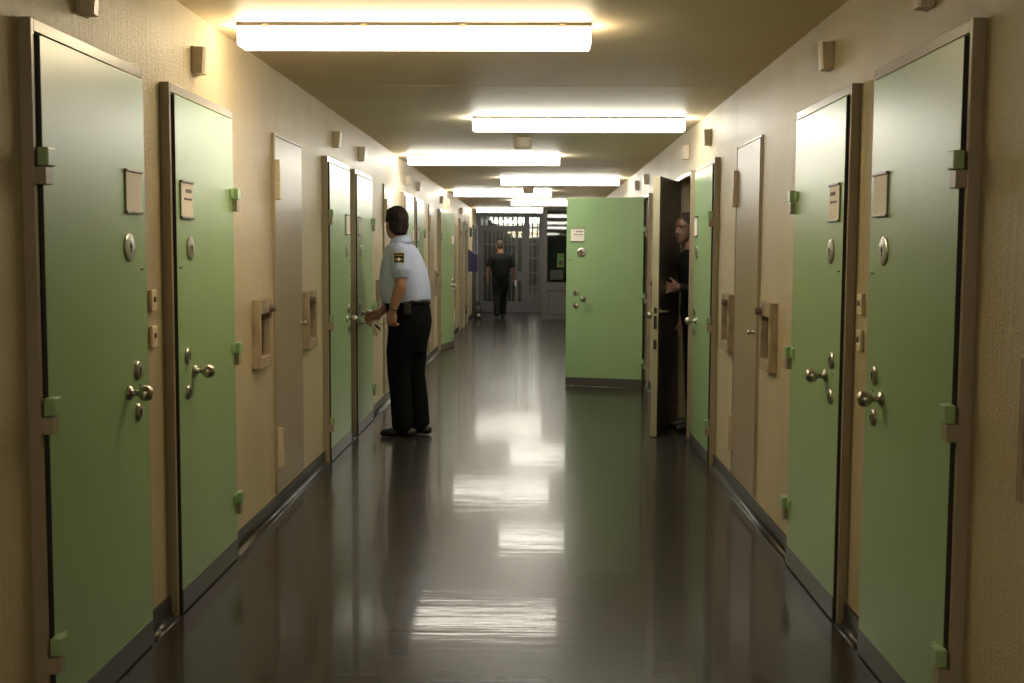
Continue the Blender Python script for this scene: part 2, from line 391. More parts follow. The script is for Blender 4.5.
# ---------------------------------------------------------------- wall niches beside the service doors
NM = {}
def niche_meshes(h):
    if h in NM: return NM[h]
    D = {}; W, Z0, Z1, d, t = NICHE_W, NICHE_Z[0], NICHE_Z[1], .042, NICHE_T
    bm = bmesh.new()
    bx(bm, 0, t, 0, d, Z0, Z1, .004); bx(bm, W-t, W, 0, d, Z0, Z1, .004); bx(bm, t, W-t, 0, d, Z1-.075, Z1, .004)
    bx(bm, t, W-t, 0, d, Z0, Z0+.06, .004)
    D['frame'] = mesh(bm, 'niche_frame', M['niche'])
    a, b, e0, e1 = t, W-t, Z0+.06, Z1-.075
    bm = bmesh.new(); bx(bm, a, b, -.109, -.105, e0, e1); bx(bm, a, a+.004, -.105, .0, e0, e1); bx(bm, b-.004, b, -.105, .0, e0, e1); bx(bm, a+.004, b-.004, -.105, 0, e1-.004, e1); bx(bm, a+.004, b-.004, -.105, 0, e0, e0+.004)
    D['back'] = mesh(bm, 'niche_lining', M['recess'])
    bm = bmesh.new(); c = W*.5+h*.085
    lathe(bm, (c, d, Z1-.05), (0, 1, 0), [(.019, 0), (.019, .028), (.016, .033), (0, .033)], 16)
    D['bumper'] = mesh(bm, 'bumper', M['bumper'])
    NM[h] = D; return D
def niche(side, y, toward_far, label):
    h = 1 if (toward_far == (side > 0)) else -1
    D = niche_meshes(h)
    n = thing('wall_niche', label, 'niche', (WL if side < 0 else WR, y+.27 if side < 0 else y, 0), -math.pi/2 if side < 0 else math.pi/2, 'tan wall niches')
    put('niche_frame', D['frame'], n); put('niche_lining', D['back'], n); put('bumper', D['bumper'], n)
niche(-1, 5.80, True, 'tan framed wall niche nearest the viewer on the left wall')
niche(-1, 7.06, False, 'tan framed wall niche just before the guard, left wall')
niche(1, 5.81, True, 'tan framed wall niche on the right, before the beige service door')
niche(1, 7.07, False, 'tan framed wall niche on the right, beyond the beige service door')
niche(1, 7.07-4.53, False, 'dark corner of a niche cut off by the right picture edge')
niche(1, 7.07+4.53, False, 'narrow sliver of niche between half open door and wide open green door')
niche(-1, 5.80+4.53, True, 'tan framed niche just left of the guard’s belly, mostly hidden')
niche(-1, 7.06+2*4.53, False, 'small tan niche on the left just before the ajar green door')

# ---------------------------------------------------------------- call lamps above the doors
bm = bmesh.new(); bx(bm, -.042, .042, 0, .012, -.058, .058, .003); me_sb = mesh(bm, 'lamp_base', M['box'])
bm = bmesh.new()
A = [bm.verts.new((x, y, .055)) for x, y in ((-.038, .011), (.038, .011), (.034, .050), (.018, .058), (-.018, .058), (-.034, .050))]
B = [bm.verts.new((x*.94, y if y < .02 else y*.82, -.055)) for x, y in ((-.038, .011), (.038, .011), (.034, .050), (.018, .058), (-.018, .058), (-.034, .050))]
bm.faces.new(A); bm.faces.new(list(reversed(B)))
for i in range(6): bm.faces.new((A[i], B[i], B[(i+1) % 6], A[(i+1) % 6]))
me_sc = mesh(bm, 'lamp_cover', M['box'])
def call_lamp(side, y, label):
    t = thing('call_lamp', label, 'lamp', (WL if side < 0 else WR, y, 2.252 if side < 0 else 2.275), -math.pi/2 if side < 0 else math.pi/2, 'small tan call lamps above the doors')
    put('lamp_base', me_sb, t); put('lamp_cover', me_sc, t)
for side, k1, who in ((-1, N1(0), 'above the large green door at the left edge'), (-1, N2(0), 'above the second green door from the left edge'),
                      (-1, N1(1), 'above the closed green door before the guard'), (-1, N2(1), 'above the door the guard is unlocking'),
                      (-1, N1(2), 'above the first pale green door behind the guard'), (-1, N2(2), 'above the second pale green door behind the guard'),
                      (-1, N1(3), 'above the ajar green door on the left'), (-1, N2(3), 'just past the ajar green door on the left'), (-1, 21.3, 'above the plain beige door at the far left'),
                      (1, N1(0), 'above the large green door at the right edge'), (1, N2(0), 'above the second green door from the right edge'),
                      (1, N1(1), 'above the closed right door next to the open doorway'), (1, N2(1), 'above the half open doorway on the right'),
                      (1, N1(2), 'right wall, nearer of two above the wide open door'), (1, N2(2), 'right wall, farther of two above the wide open door')):
    call_lamp(side, k1+FW/2, 'small tan call lamp ' + who)

# ---------------------------------------------------------------- key switches between paired doors
bm = bmesh.new(); bx(bm, -.030, .030, 0, .014, -.040, .040, .004); me_kp = mesh(bm, 'switch_plate', M['plate'])
bm = bmesh.new(); lathe(bm, (0, .014, .004), (0, 1, 0), [(.011, 0), (.011, .004), (.006, .005), (0, .005)], 14); me_kc = mesh(bm, 'key_cylinder', M['dsteel'])
for side, k, who in ((-1, 0, 'between the two nearest left doors'), (1, 0, 'between the two nearest right doors'), (-1, 1, 'between the two doors beside the guard')):
    for z, pos in ((1.265, 'upper'), (1.128, 'lower')):
        t = thing('key_switch', '%s cream key switch %s' % (pos, who), 'switch', (WL if side < 0 else WR, (4.275 if side < 0 else 4.32)+4.53*k, z), -math.pi/2 if side < 0 else math.pi/2, 'cream key switches')
        put('switch_plate', me_kp, t); put('key_cylinder', me_kc, t)

# ---------------------------------------------------------------- fluorescent ceiling lamps
def lamp(i, y, xs, col, k, label):
    L = xs[1]-xs[0]; t = thing('ceiling_lamp', label, 'lamp', ((xs[0]+xs[1])/2, y+.08, ZC), 0, 'fluorescent ceiling lamps')
    bm = bmesh.new(); bx(bm, -L/2-.002, L/2+.002, -.077, .077, -.015, 0); obj('lamp_tray', bm, 'lampbase', t)
    bm = bmesh.new(); bx(bm, -L/2, L/2, -.073, .073, -.097, -.015, .006); obj('diffuser', bm, lamp_mat(i, col, k), t)
    for sx in (-.42, -.14, .14, .42): box_obj('clip', (sx*L-.012, sx*L+.012, -.081, -.077, -.020, -.006), 'steel', t)
LN = ['nearest, large warm white fluorescent lamp at top left of the ceiling', 'second fluorescent lamp, right of the ceiling above the smoke detector', 'third fluorescent lamp, left side, directly behind the round detector',
      'fourth fluorescent lamp, right side of the ceiling', 'fifth fluorescent lamp, left side of the ceiling far off', 'sixth fluorescent lamp, partly hidden by the open green door', 'farthest fluorescent lamp, in front of the end grille']
for i, ((y, xs, col, k), lb) in enumerate(zip(LAMPS, LN)): lamp(i, y, xs, col, k, lb)
lamp(22, -1.65, LX, LAMP_WARM, BACK_K, 'unseen fill lamp added on the ceiling behind the viewer, continuing the row')  # added fill lamps out of view, carrying the lamp row on
lamp(23, -5.0, RX, LAMP_COOL, BACK_K, 'second unseen fill lamp added on the ceiling behind the viewer')
lamp(24, -8.3, LX, LAMP_COOL, BACK_K, 'third unseen fill lamp added on the ceiling behind the viewer')
lamp(20, 31.5, RX, LAMP_COOL, .35, 'lamp in the section beyond the end grille, seen through the bars')
lamp(21, 34.2, LX, LAMP_COOL, .35, 'farther lamp in the section beyond the end grille')
for y, who in ((10.0, 'between the second and third lamps'), (17.4, 'behind the fourth lamp')):
    t = thing('smoke_detector', 'round cream smoke detector on the ceiling %s' % who, 'smoke detector', (-.125, y+.07, ZC), 0, 'ceiling smoke detectors')
    bm = bmesh.new(); lathe(bm, (0, 0, 0), (0, 0, -1), [(.088, 0), (.088, .012), (0, .012)], 28); obj('detector_base', bm, 'box', t)
    bm = bmesh.new(); lathe(bm, (0, 0, -.012), (0, 0, -1), [(.080, 0), (.082, .065), (.072, .080), (0, .082)], 28); obj('detector_head', bm, 'box', t)

# ---------------------------------------------------------------- end of the corridor: barred gate wall and booth
def zx(v): return 1.447-(v-253.8)*YE/1141
def xx(u): return (u-536.3)*YE/1141
e = thing('wall_end', 'grey steel frame wall with bars and glass closing the corridor', 'wall', (0, YE, 0), 0, kind='structure')
def ebox(parent, name, b, m, bev=0): return box_obj(name, b, m, parent, bev)
XA, XC = WL, XB
fr = bmesh.new()
bx(fr, XA, XA+.08, -.04, .04, 0, ZC); bx(fr, xx(524), xx(529.5), -.04, .04, 0, ZC); bx(fr, xx(538.8), XC, -.04, .04, 0, ZC)
bx(fr, XA+.08, xx(524), -.04, .04, zx(229), zx(226)); bx(fr, XA+.08, xx(524), -.04, .04, zx(217), ZC); bx(fr, xx(529.5), xx(538.8), -.04, .04, zx(217.5), ZC)
bx(fr, xx(529.5), xx(538.8), -.04, .04, 0, .27)
f = obj('steel_frame', fr, 'gray', e)
for i in range(9):
    x = XA+.16+i*.118; ebox(f, 'bar', (x-.016, x+.016, -.036, -.008, zx(226), zx(217)), 'dgray')
for x in (xx(532.3), xx(537.2)): ebox(f, 'bar', (x-.014, x+.014, -.03, -.002, .27, zx(217.5)), 'gray')
for v in (228, 244.5, 258.5, 273, 286.5): ebox(f, 'cross_bar', (xx(529.5), xx(538.8), -.034, -.03, zx(v)-.018, zx(v)+.018), 'gray')
ebox(e, 'pane', (XA+.08, xx(524), .005, .011, zx(226), zx(217)), 'glass'); ebox(e, 'pane', (xx(529.5), xx(538.8), .005, .011, .27, zx(217.5)), 'glass')
door_no[0] += 1
g = thing('door_%d' % door_no[0], 'closed grey barred gate at the corridor end, walking man in front of it', 'gate', (0, YE, 0), 0, kind='structure')
x0, x1, zt = XA+.085, xx(523.8), zx(229)-.004
gf = bmesh.new()
bx(gf, x0, x0+.07, -.03, .03, .01, zt); bx(gf, x1-.055, x1, -.03, .03, .01, zt); bx(gf, xx(515.5), xx(518), -.03, .03, .27, zt-.06)
bx(gf, x0+.07, x1-.055, -.03, .03, zt-.06, zt); bx(gf, x0+.07, x1-.055, -.03, .03, .01, .27)
bx(gf, xx(518), x1-.055, -.03, .03, zx(281), zx(272))
gfo = obj('gate_frame', gf, 'gray', g)
xr = xx(515.5)
for i in range(7):
    x = x0+.07+(i+1)*(xr-x0-.07)/8; ebox(gfo, 'bar', (x-.011, x+.011, -.022, .0, .27, zt-.06), 'gray')
for v in (244.5, 273): ebox(gfo, 'cross_bar', (x0+.07, xr, -.03, -.022, zx(v)-.016, zx(v)+.016), 'gray')
for b in ((x0+.07, xr, .005, .011, .27, zt-.06), (xx(518), x1-.055, .005, .011, zx(272), zt-.06), (xx(518), x1-.055, .005, .011, .27, zx(281))): ebox(g, 'pane', b, 'glass')
bm = bmesh.new(); lathe(bm, (xx(520.5), -.03, zx(278)), (0, -1, 0), [(.03, 0), (.03, .01), (.012, .014), (.012, .03), (0, .03)], 14); obj('lock', bm, 'steel', g, True)
bm = bmesh.new(); bx(bm, xx(518), xx(522.5), -.05, -.03, zx(272.6), zx(271.4)); obj('handle', bm, 'dsteel', g)
# booth
tag(box_obj('wall_booth_side', (XB, XB+.06, YB+.06, YE-.04, 0, ZC), 'gray'), 'grey side of the glazed booth beside the end gate', 'wall', kind='structure')
bt = thing('window_1', 'grey booth front with dark window and solid lower panel, beside the open green door', 'window', (0, YB, 0), 0, kind='structure')
zb = lambda v: 1.447-(v-253.8)*YB/1141
fm = bmesh.new()
bx(fm, XB-.02, XB+.09, -.04, .06, 0, ZC); bx(fm, WR-.06, WR, -.04, .06, 0, ZC); bx(fm, XB+.09, WR-.06, -.04, .06, zb(287.5), zb(282)); bx(fm, XB+.09, WR-.06, -.04, .06, ZC-.07, ZC)
bx(fm, .69, .74, -.04, .06, zb(282), ZC-.07)
bf = obj('window_frame', fm, 'gray', bt)
ebox(bt, 'lower_panel', (XB+.09, WR-.06, -.015, .03, .0, zb(287.5)), 'gray'); ebox(bf, 'panel_bead', (XB+.12, WR-.09, -.022, -.015, .1, zb(290)), 'dgray')
ebox(bf, 'panel_field', (XB+.135, WR-.105, -.026, -.022, .115, zb(291)), 'gray')
ebox(bt, 'pane', (XB+.09, .69, .0, .006, zb(282), ZC-.07), 'glass'); ebox(bt, 'pane', (.74, WR-.06, .0, .006, zb(282), ZC-.07), 'glass')
nx = lambda u: (u-536.3)*YB/1141
nt_ = thing('notice', 'green paper notice stuck on the booth window', 'notice', (0, YB, 0))
ebox(nt_, 'paper', (nx(557.2), nx(564), -.006, -.002, zb(267), zb(253.5)), 'notice'); ebox(nt_, 'printed_square', (nx(558.8), nx(562.5), -.0075, -.006, zb(265), zb(260.5)), 'ink')
ebox(nt_, 'printed_line', (nx(558.2), nx(563), -.0075, -.006, zb(256.2), zb(255.6)), 'ink')
tag(box_obj('wall_booth_back', (XB+.06, WR, YE-.2, YE-.1, 0, ZC), 'beyond'), 'dark rear wall inside the booth', 'wall', kind='structure')
dk = thing('desk', 'dark desk with white papers inside the booth', 'desk', (.75, 26.3, 0))
bm = bmesh.new(); bx(bm, -.45, .4, -.3, .3, .70, .74); obj('desk_top', bm, 'dgray', dk)
for sx in (-.43, .36):
    bm = bmesh.new(); bx(bm, sx, sx+.03, -.28, .28, 0, .70); obj('side_panel', bm, 'dgray', dk)
mo = thing('monitor', 'pale screen housing standing on the booth desk', 'monitor', (.47, 26.25, .74))
bm = bmesh.new(); bx(bm, -.08, .08, -.06, .06, 0, .02); bx(bm, -.02, .02, .0, .02, .02, .15); obj('stand', bm, 'dgray', mo)
bm = bmesh.new(); bx(bm, -.15, .15, -.03, .0, .12, .34, .01); obj('screen_housing', bm, 'card', mo)

# ---------------------------------------------------------------- far left wall: beige doors, blue box, open gate leaf
def plain_door(y, width, label, glazed):
    door_no[0] += 1
    d = thing('door_%d' % door_no[0], label, 'door', (WL, y, 0), 0, kind='structure')
    bm = bmesh.new(); bx(bm, 0, .045, 0, .05, 0, 2.10); bx(bm, 0, .045, width-.05, width, 0, 2.10); bx(bm, 0, .045, .05, width-.05, 2.05, 2.10); obj('door_frame', bm, 'edge' if glazed else 'frame', d)
    bm = bmesh.new()
    if glazed:
        bx(bm, .0, .03, .05, width-.05, .01, 1.0); bx(bm, .0, .03, .05, .16, 1.0, 2.045); bx(bm, .0, .03, width-.16, width-.05, 1.0, 2.045); bx(bm, 0, .03, .16, width-.16, 1.92, 2.045)
    else: bx(bm, .0, .03, .05, width-.05, .01, 2.045)
    l = obj('door_leaf', bm, 'service', d)
    if glazed:
        ebox(l, 'pane', (.004, .012, .16, width-.16, 1.0, 1.92), 'dgray')
        ebox(l, 'louvre', (.03, .034, .16, width-.16, .22, .38), 'black')
        for i in range(5): ebox(l, 'louvre_slat', (.034, .040, .16, width-.16, .225+i*.032, .238+i*.032), 'dsteel')
    bm = bmesh.new(); lathe(bm, (.03, width-.12, 1.02), (1, 0, 0), [(.02, 0), (.02, .006), (.009, .01), (.009, .04), (.022, .05), (.022, .065), (0, .07)], 14); obj('door_knob', bm, 'steel', l, True)
    for z in (1.75, .3): ebox(l, 'hinge', (.03, .06, .035, .065, z, z+.12), 'dsteel')
plain_door(21.3, .9, 'plain beige door at the far left, before the blue box', False)
plain_door(22.6, 1.0, 'beige door with dark glass and louvre at the far left, under the blue box', True)
b = thing('letter_box', 'dark blue box with a sloping lid on the far left wall', 'box', (WL, 23.9, 0))
bm = bmesh.new()
pr = [(0, 1.07), (.21, 1.07), (.21, 1.40), (0, 1.53)]
A = [bm.verts.new((x, 0, z)) for x, z in pr]; B = [bm.verts.new((x, .4, z)) for x, z in pr]
bm.faces.new(A); bm.faces.new(list(reversed(B)))
for i in range(4): bm.faces.new((A[i], A[(i+1) % 4], B[(i+1) % 4], B[i]))
obj('box_body', bm, 'blue', b)
bm = bmesh.new(); A = [bm.verts.new((x, -.01, z)) for x, z in ((0, 1.532), (.225, 1.393), (.225, 1.405), (0, 1.545))]; B = [bm.verts.new((x, .41, z)) for x, z in ((0, 1.532), (.225, 1.393), (.225, 1.405), (0, 1.545))]
bm.faces.new(A); bm.faces.new(list(reversed(B)))
for i in range(4): bm.faces.new((A[i], A[(i+1) % 4], B[(i+1) % 4], B[i]))
obj('lid', bm, 'blue', b)
th = thing('thermostat', 'small dark control box on the wall beyond the blue box', 'control box', (WL, 24.85, 0))
ebox(th, 'back_plate', (0, .015, 0, .12, 1.78, 2.02), 'dsteel'); ebox(th, 'housing', (.015, .05, .01, .11, 1.80, 2.0), 'dgray', .005)
door_no[0] += 1
gl_ = thing('door_%d' % door_no[0], 'grey barred gate leaf folded open against the left wall at the end', 'gate', (WL+.05, 27.1, 0), 0, kind='structure')
gl_.rotation_euler = (0, 0, math.radians(-5.5))
bm = bmesh.new()
bx(bm, -.025, .025, -1.15, -1.08, .02, 2.1); bx(bm, -.025, .025, -.06, 0, .02, 2.1); bx(bm, -.025, .025, -1.08, -.06, 2.03, 2.1); bx(bm, -.025, .025, -1.08, -.06, .02, .27)
go = obj('gate_frame', bm, 'lgray', gl_)
for i in range(8): ebox(go, 'bar', (-.01, .01, -1.08+(i+.5)*.1275-.011, -1.08+(i+.5)*.1275+.011, .27, 2.03), 'gray')
bm = bmesh.new()
limb(bm, [((.025, -1.12, 1.03), .012), ((.075, -1.12, 1.03), .012), ((.08, -1.0, 1.03), .011)], 10); bx(bm, .025, .032, -1.14, -1.10, .86, 1.08)
obj('lever_handle', bm, 'steel', gl_, True)
bm = bmesh.new(); bx(bm, -.005, .03, -1.155, -1.075, .6, .75); obj('lock_case', bm, 'steel', gl_)
k = thing('floor_bag', 'small black bag with a white spot on the floor beside the folded gate', 'bag', (-1.29, 25.2, 0))
bm = bmesh.new(); ball(bm, (0, 0, .16), (.09, .13, .16)); ball(bm, (.0, .02, .32), (.06, .08, .1)); bx(bm, -.08, .08, -.11, .11, 0, .1, .02); obj('bag_body', bm, 'rubber', k, True)
bm = bmesh.new(); ball(bm, (.03, -.12, .09), (.035, .03, .035)); obj('white_tag', bm, 'white', k, True)
door_no[0] += 1
sd = thing('door_%d' % door_no[0], 'dark grey steel door on the left wall behind the folded gate', 'door', (WL, 25.95, 0), 0, kind='structure')
ebox(sd, 'door_frame', (0, .03, 0, 1.25, .09, 2.1), 'dgray'); ebox(sd, 'door_leaf', (.03, .036, .08, 1.17, .1, 2.03), 'gray')

# ---------------------------------------------------------------- people
def remesh(bm, name, vox, material, smooth_it=2):
    me = bpy.data.meshes.new(name); bmesh.ops.recalc_face_normals(bm, faces=bm.faces[:]); bm.to_mesh(me); bm.free()
    o = bpy.data.objects.new(name+'_source', me); C.objects.link(o)
    r = o.modifiers.new('r', 'REMESH'); r.mode = 'VOXEL'; r.voxel_size = vox; r.use_smooth_shade = True
    s = o.modifiers.new('s', 'SMOOTH'); s.factor = .5; s.iterations = smooth_it
    dg = bpy.context.evaluated_depsgraph_get(); dg.update()
    out = bpy.data.meshes.new_from_object(o.evaluated_get(dg)); out.name = name
    bpy.data.objects.remove(o); bpy.data.meshes.remove(me)
    out.materials.clear(); out.materials.append(material)
    out.polygons.foreach_set('use_smooth', [True]*len(out.polygons))
    return out
def loft(bm, secs, seg=28, p=2.3):
    """stack of horizontal super-ellipses (f, l, z, rf, rl)"""
    rings = []
    def ring(s, k=1):
        f, l, z, rf, rl = s; out = []
        for i in range(seg):
            a = 2*math.pi*i/seg; c, sn = math.cos(a), math.sin(a)
            out.append(bm.verts.new((f+k*rf*math.copysign(abs(c)**(2/p), c), l+k*rl*math.copysign(abs(sn)**(2/p), sn), z)))
        return out
    for s in secs: rings.append(ring(s))
    for a, b in zip(rings, rings[1:]):
        for i in range(seg): bm.faces.new((a[i], a[(i+1) % seg], b[(i+1) % seg], b[i]))
    bm.faces.new(list(reversed(rings[0]))); bm.faces.new(rings[-1])
def basis(fwd):                                # rotation with columns forward, left, up
    f = Vector((fwd[0], fwd[1], 0)).normalized(); l = Vector((-f.y, f.x, 0))
    return Matrix(((f.x, l.x, 0), (f.y, l.y, 0), (0, 0, 1)))
def head(bm, c, yaw, neck, tilt=0, ear=1.0):
    R = Matrix.Rotation(yaw, 3, 'Z') @ Matrix.Rotation(tilt, 3, 'Y'); P = lambda f, l, z: Vector(c)+R @ Vector((f, l, z))
    ball(bm, P(-.012, 0, .025), (.098, .077, .100), R, 24); ball(bm, P(.032, 0, -.035), (.066, .062, .086), R, 20)
    ball(bm, P(.058, 0, -.096), (.032, .036, .026), R, 14); ball(bm, P(.03, 0, -.075), (.058, .054, .04), R, 16)
    limb(bm, [(P(.096, 0, .005), .007), (P(.112, 0, -.030), .013), (P(.100, 0, -.040), .012)], 10)
    for s in (1, -1):
        ball(bm, P(-.005, s*.077*ear, -.012), (.026, .011, .034), R, 12); ball(bm, P(.07, s*.033, .024), (.022, .024, .008), R, 10); ball(bm, P(.103, s*.010, -.038), (.009, .008, .007), R, 8)
    ball(bm, P(.086, 0, -.064), (.014, .024, .006), R, 10); ball(bm, P(.084, 0, -.076), (.013, .021, .007), R, 10)
    limb(bm, [(neck, .066), (P(-.02, 0, -.085), .060), (P(-.015, 0, -.04), .055)], 16)
    return P, R
def face_bits(parent, P, R, loc_m=None):
    for s in (1, -1):
        bm = bmesh.new(); ball(bm, P(.083, s*.032, .004), (.009, .010, .007), R, 12); o = obj('eye', bm, 'eye', parent, True)
        bm = bmesh.new(); ball(bm, P(.0925, s*.032, .004), (.003, .005, .005), R, 10); obj('pupil', bm, 'black', o, True)
        bm = bmesh.new(); limb(bm, [(P(.089, s*.014, .026), .003), (P(.087, s*.034, .030), .003), (P(.075, s*.052, .024), .0025)], 8); obj('eyebrow', bm, 'hair2', parent, True)
    bm = bmesh.new(); limb(bm, [(P(.085, -.022, -.070), .0025), (P(.0985, 0, -.069), .003), (P(.085, .022, -.070), .0025)], 8); obj('mouth', bm, 'ink', parent, True)
def hand(bm, W, d, n, t, curl=(.5, .6, .4), spread=0.0, thumb_out=.7, s=1.0):
    """W wrist, d towards fingers, n palm normal (curl direction), t thumb side"""
    W, d, n, t = Vector(W), Vector(d).normalized(), Vector(n).normalized(), Vector(t).normalized()
    R = Matrix((d, n, t)).transposed()
    ball(bm, W+d*.045*s, (.055*s, .016*s, .041*s), R, 14); limb(bm, [(W-d*.02, .027*s), (W+d*.02*s, .025*s)], 12)
    for i, (off, L) in enumerate(((.031, .072), (.0105, .080), (-.0105, .074), (-.031, .058))):
        b = W+d*.082*s+t*off*s; ang = 0; side = (off/.031)*spread; pts = [(b-d*.02*s, .0095*s), (b, .0095*s)]; cur = b
        for j, fr in enumerate((.45, .32, .23)):
            ang += curl[j]; v = (d*math.cos(ang)+n*math.sin(ang)+t*side*math.cos(ang)).normalized()
            cur = cur+v*L*fr*s*1.05; pts.append((cur, (.009-.0009*j)*s))
        limb(bm, pts, 10)
    b = W+d*.022*s+t*.028*s; v = (t*thumb_out+d*(1-thumb_out*.35)+n*.35).normalized(); v2 = (v+n*.3+d*.35).normalized()
    limb(bm, [(b-v*.015*s, .013*s), (b+v*.028*s, .012*s), (b+v*.028*s+v2*.03*s, .010*s), (b+v*.028*s+v2*.048*s, .0085*s)], 10)
def shoe(bm, ax, toe, w=.045):                 # ankle point on floor plan, toe point
    a, t = Vector((*ax, 0)), Vector((*toe, 0)); d = (t-a).normalized(); h = a-d*.065
    limb(bm, [(h+Vector((0, 0, .042)), .040), (a+Vector((0, 0, .045)), .043), (a+(t-a)*.55+Vector((0, 0, .036)), .044), (t+Vector((0, 0, .030)), .030)], 14)
    limb(bm, [(a+Vector((0, 0, .05)), .045), (a-d*.01+Vector((0, 0, .12)), .043)], 14)
    for v in bm.verts:
        if v.co.z < .002: v.co.z = .002
def person(name_label, loc, fwd, B, vox, skin, cat='person'):
    R = basis(fwd)
    p = thing('person', name_label, cat, (loc[0], loc[1], 0), math.atan2(R[1][0], R[0][0]))
    return p

# --- guard in pale blue shirt (local: x forward, y his left)
GA = math.radians(15); gp = person('man in pale blue uniform shirt and black trousers unlocking a green door', (-1.02, 8.98), (-math.cos(GA), math.sin(GA)), None, .006, 'skin')
HIPS = [(-.012, 0, .66, .118, .165), (-.018, 0, .74, .138, .174), (-.024, 0, .82, .158, .182), (-.027, 0, .91, .168, .186), (-.018, 0, 1.00, .168, .182), (.0, 0, 1.07, .172, .178)]
TOR = [(.005, 0, 1.05, .176, .186), (.012, 0, 1.12, .198, .200), (.018, 0, 1.20, .196, .206), (.024, 0, 1.30, .176, .212), (.030, 0, 1.38, .152, .214), (.036, 0, 1.45, .122, .195), (.045, 0, 1.505, .096, .158), (.053, 0, 1.54, .072, .090)]
shrink = lambda S, k: [(f, l, z, rf-k, rl-k) for f, l, z, rf, rl in S]
LS, LE, LW = (-.030, .195, 1.455), (-.055, .265, 1.195), (.012, .262, 1.005)
RS, RE, RW = (.045, -.195, 1.455), (.095, -.225, 1.135), (.262, -.085, .968)
bm = bmesh.new()
loft(bm, shrink(HIPS[:3], .02)); loft(bm, shrink(TOR[:-1], .018))
PG, RG = head(bm, (.090, .0, 1.685), math.radians(-35), (.045, 0, 1.50), 0, .94)
limb(bm, [(LS, .055), ((-.045, .235, 1.33), .052), (LE, .047), ((-.030, .265, 1.13), .046), (LW, .030)], 14)
limb(bm, [(RS, .055), ((.075, -.215, 1.30), .050), (RE, .045), ((.16, -.17, 1.07), .042), (RW, .028)], 14)
hand(bm, LW, (.10, .0, -1), (-.2, -1, 0), (1, -.15, .1), (.75, .85, .6), thumb_out=.45, s=1.05)
hand(bm, RW, (.75, .55, -.42), (-.35, .45, -.6), (.35, .5, .75), (.55, .8, .6), thumb_out=.6, s=1.05)
for s, kx, ax in ((1, .035, .010), (-1, -.040, -.095)): limb(bm, [((-.02, s*.085, .88), .07), ((kx, s*.09, .50), .052), ((ax, s*.09, .10), .04)], 14)
put('body', remesh(bm, 'guard_body', .0055, M['skin'], 3), gp)
bm = bmesh.new(); loft(bm, TOR[:-1]+[(.052, 0, 1.525, .078, .095)])
limb(bm, [((.010, .140, 1.455), .078), ((-.025, .200, 1.435), .084), ((-.042, .235, 1.34), .080), ((-.046, .245, 1.305), .079)], 18)
limb(bm, [((.045, -.150, 1.455), .075), ((.055, -.205, 1.43), .076), ((.080, -.22, 1.30), .072), ((.092, -.225, 1.235), .070)], 18)
ball(bm, (-.10, 0, 1.10), (.085, .165, .055))
sh = put('shirt', remesh(bm, 'guard_shirt', .008, M['shirt'], 4), gp)
bm = bmesh.new()                                # stand and fall collar
for a in range(28):
    pass
ring = []
for a in range(28):
    t = 2*math.pi*a/28; c, s_ = math.cos(t), math.sin(t)
    ring.append([bm.verts.new((.052+r*c-.0, r*.98*s_, z + (-.028*c if c > 0 else .012*-c))) for r, z in ((.070, 1.495), (.070, 1.575), (.074, 1.579), (.094, 1.522), (.090, 1.512), (.074, 1.54))])
for a in range(28):
    A, B = ring[a], ring[(a+1) % 28]
    for i in range(5): bm.faces.new((A[i], B[i], B[i+1], A[i+1]))
obj('collar', bm, 'shirt', sh, True)
# sleeve badge on the near (left) sleeve
bp = thing('tmp', '', ''); bpy.data.objects.remove(bp)
def badge(parent):
    n = Vector((-.24, .96, .12)).normalized(); c = Vector((-.036, .218, 1.402))+n*.0795; up = (Vector((0, 0, 1))-n*n.z).normalized(); rt = up.cross(n)
    Rm = Matrix((rt, n, up)).transposed().to_4x4(); Rm.translation = c
    def sub(name, b, m, par):
        bm = bmesh.new(); bx(bm, *b); bm.transform(Rm); return obj(name, bm, m, par)
    o = sub('sleeve_badge', (-.040, .040, -.004, .004, -.038, .038), 'gold', parent)
    sub('badge_field', (-.036, .036, .004, .006, -.034, .034), 'patch', parent)
    sub('badge_band', (-.028, .028, .006, .0075, .014, .023), 'gold', parent)
    bm = bmesh.new(); lathe(bm, (0, .006, -.012), (0, 1, 0), [(.013, 0), (.013, .002), (0, .002)], 8); bm.transform(Rm); obj('badge_emblem', bm, 'card', parent)
    for sx in (-1, 1):
        sub('badge_emblem', (sx*.024-.007, sx*.024+.007, .006, .0075, -.020, -.004), 'gold', parent)
badge(sh)
bm = bmesh.new(); loft(bm, HIPS)
for s, pts in ((1, [((-.012, .088, .88), .120), ((.020, .092, .68), .108), ((.030, .092, .50), .090), ((.010, .092, .30), .086), ((.0, .092, .09), .084)]),
               (-1, [((-.034, -.088, .88), .120), ((-.030, -.09, .68), .104), ((-.030, -.09, .50), .086), ((-.058, -.09, .30), .082), ((-.078, -.09, .09), .080)])):
    limb(bm, pts, 18)
tr = put('trousers', remesh(bm, 'guard_trousers', .009, M['trousers'], 4), gp)
bm = bmesh.new(); n = 36; rg = []
for a in range(n):
    t = 2*math.pi*a/n; c, s_ = math.cos(t), math.sin(t); f = lambda v: math.copysign(abs(v)**(2/2.3), v)
    rg.append([bm.verts.new((r*.178/.178*f(c)*1.0, r*f(s_)*1.02, z)) for r, z in ((.174, 1.052), (.184, 1.052), (.184, 1.088), (.174, 1.088))])
for a in range(n):
    A, B = rg[a], rg[(a+1) % n]
    for i in range(4): bm.faces.new((A[i], B[i], B[(i+1) % 4], A[(i+1) % 4]))
bl = obj('belt', bm, 'shoe', tr, True)
bm = bmesh.new(); bx(bm, -.105, -.055, .176, .205, .975, 1.06, .006); obj('belt_pouch', bm, 'rubber', tr)
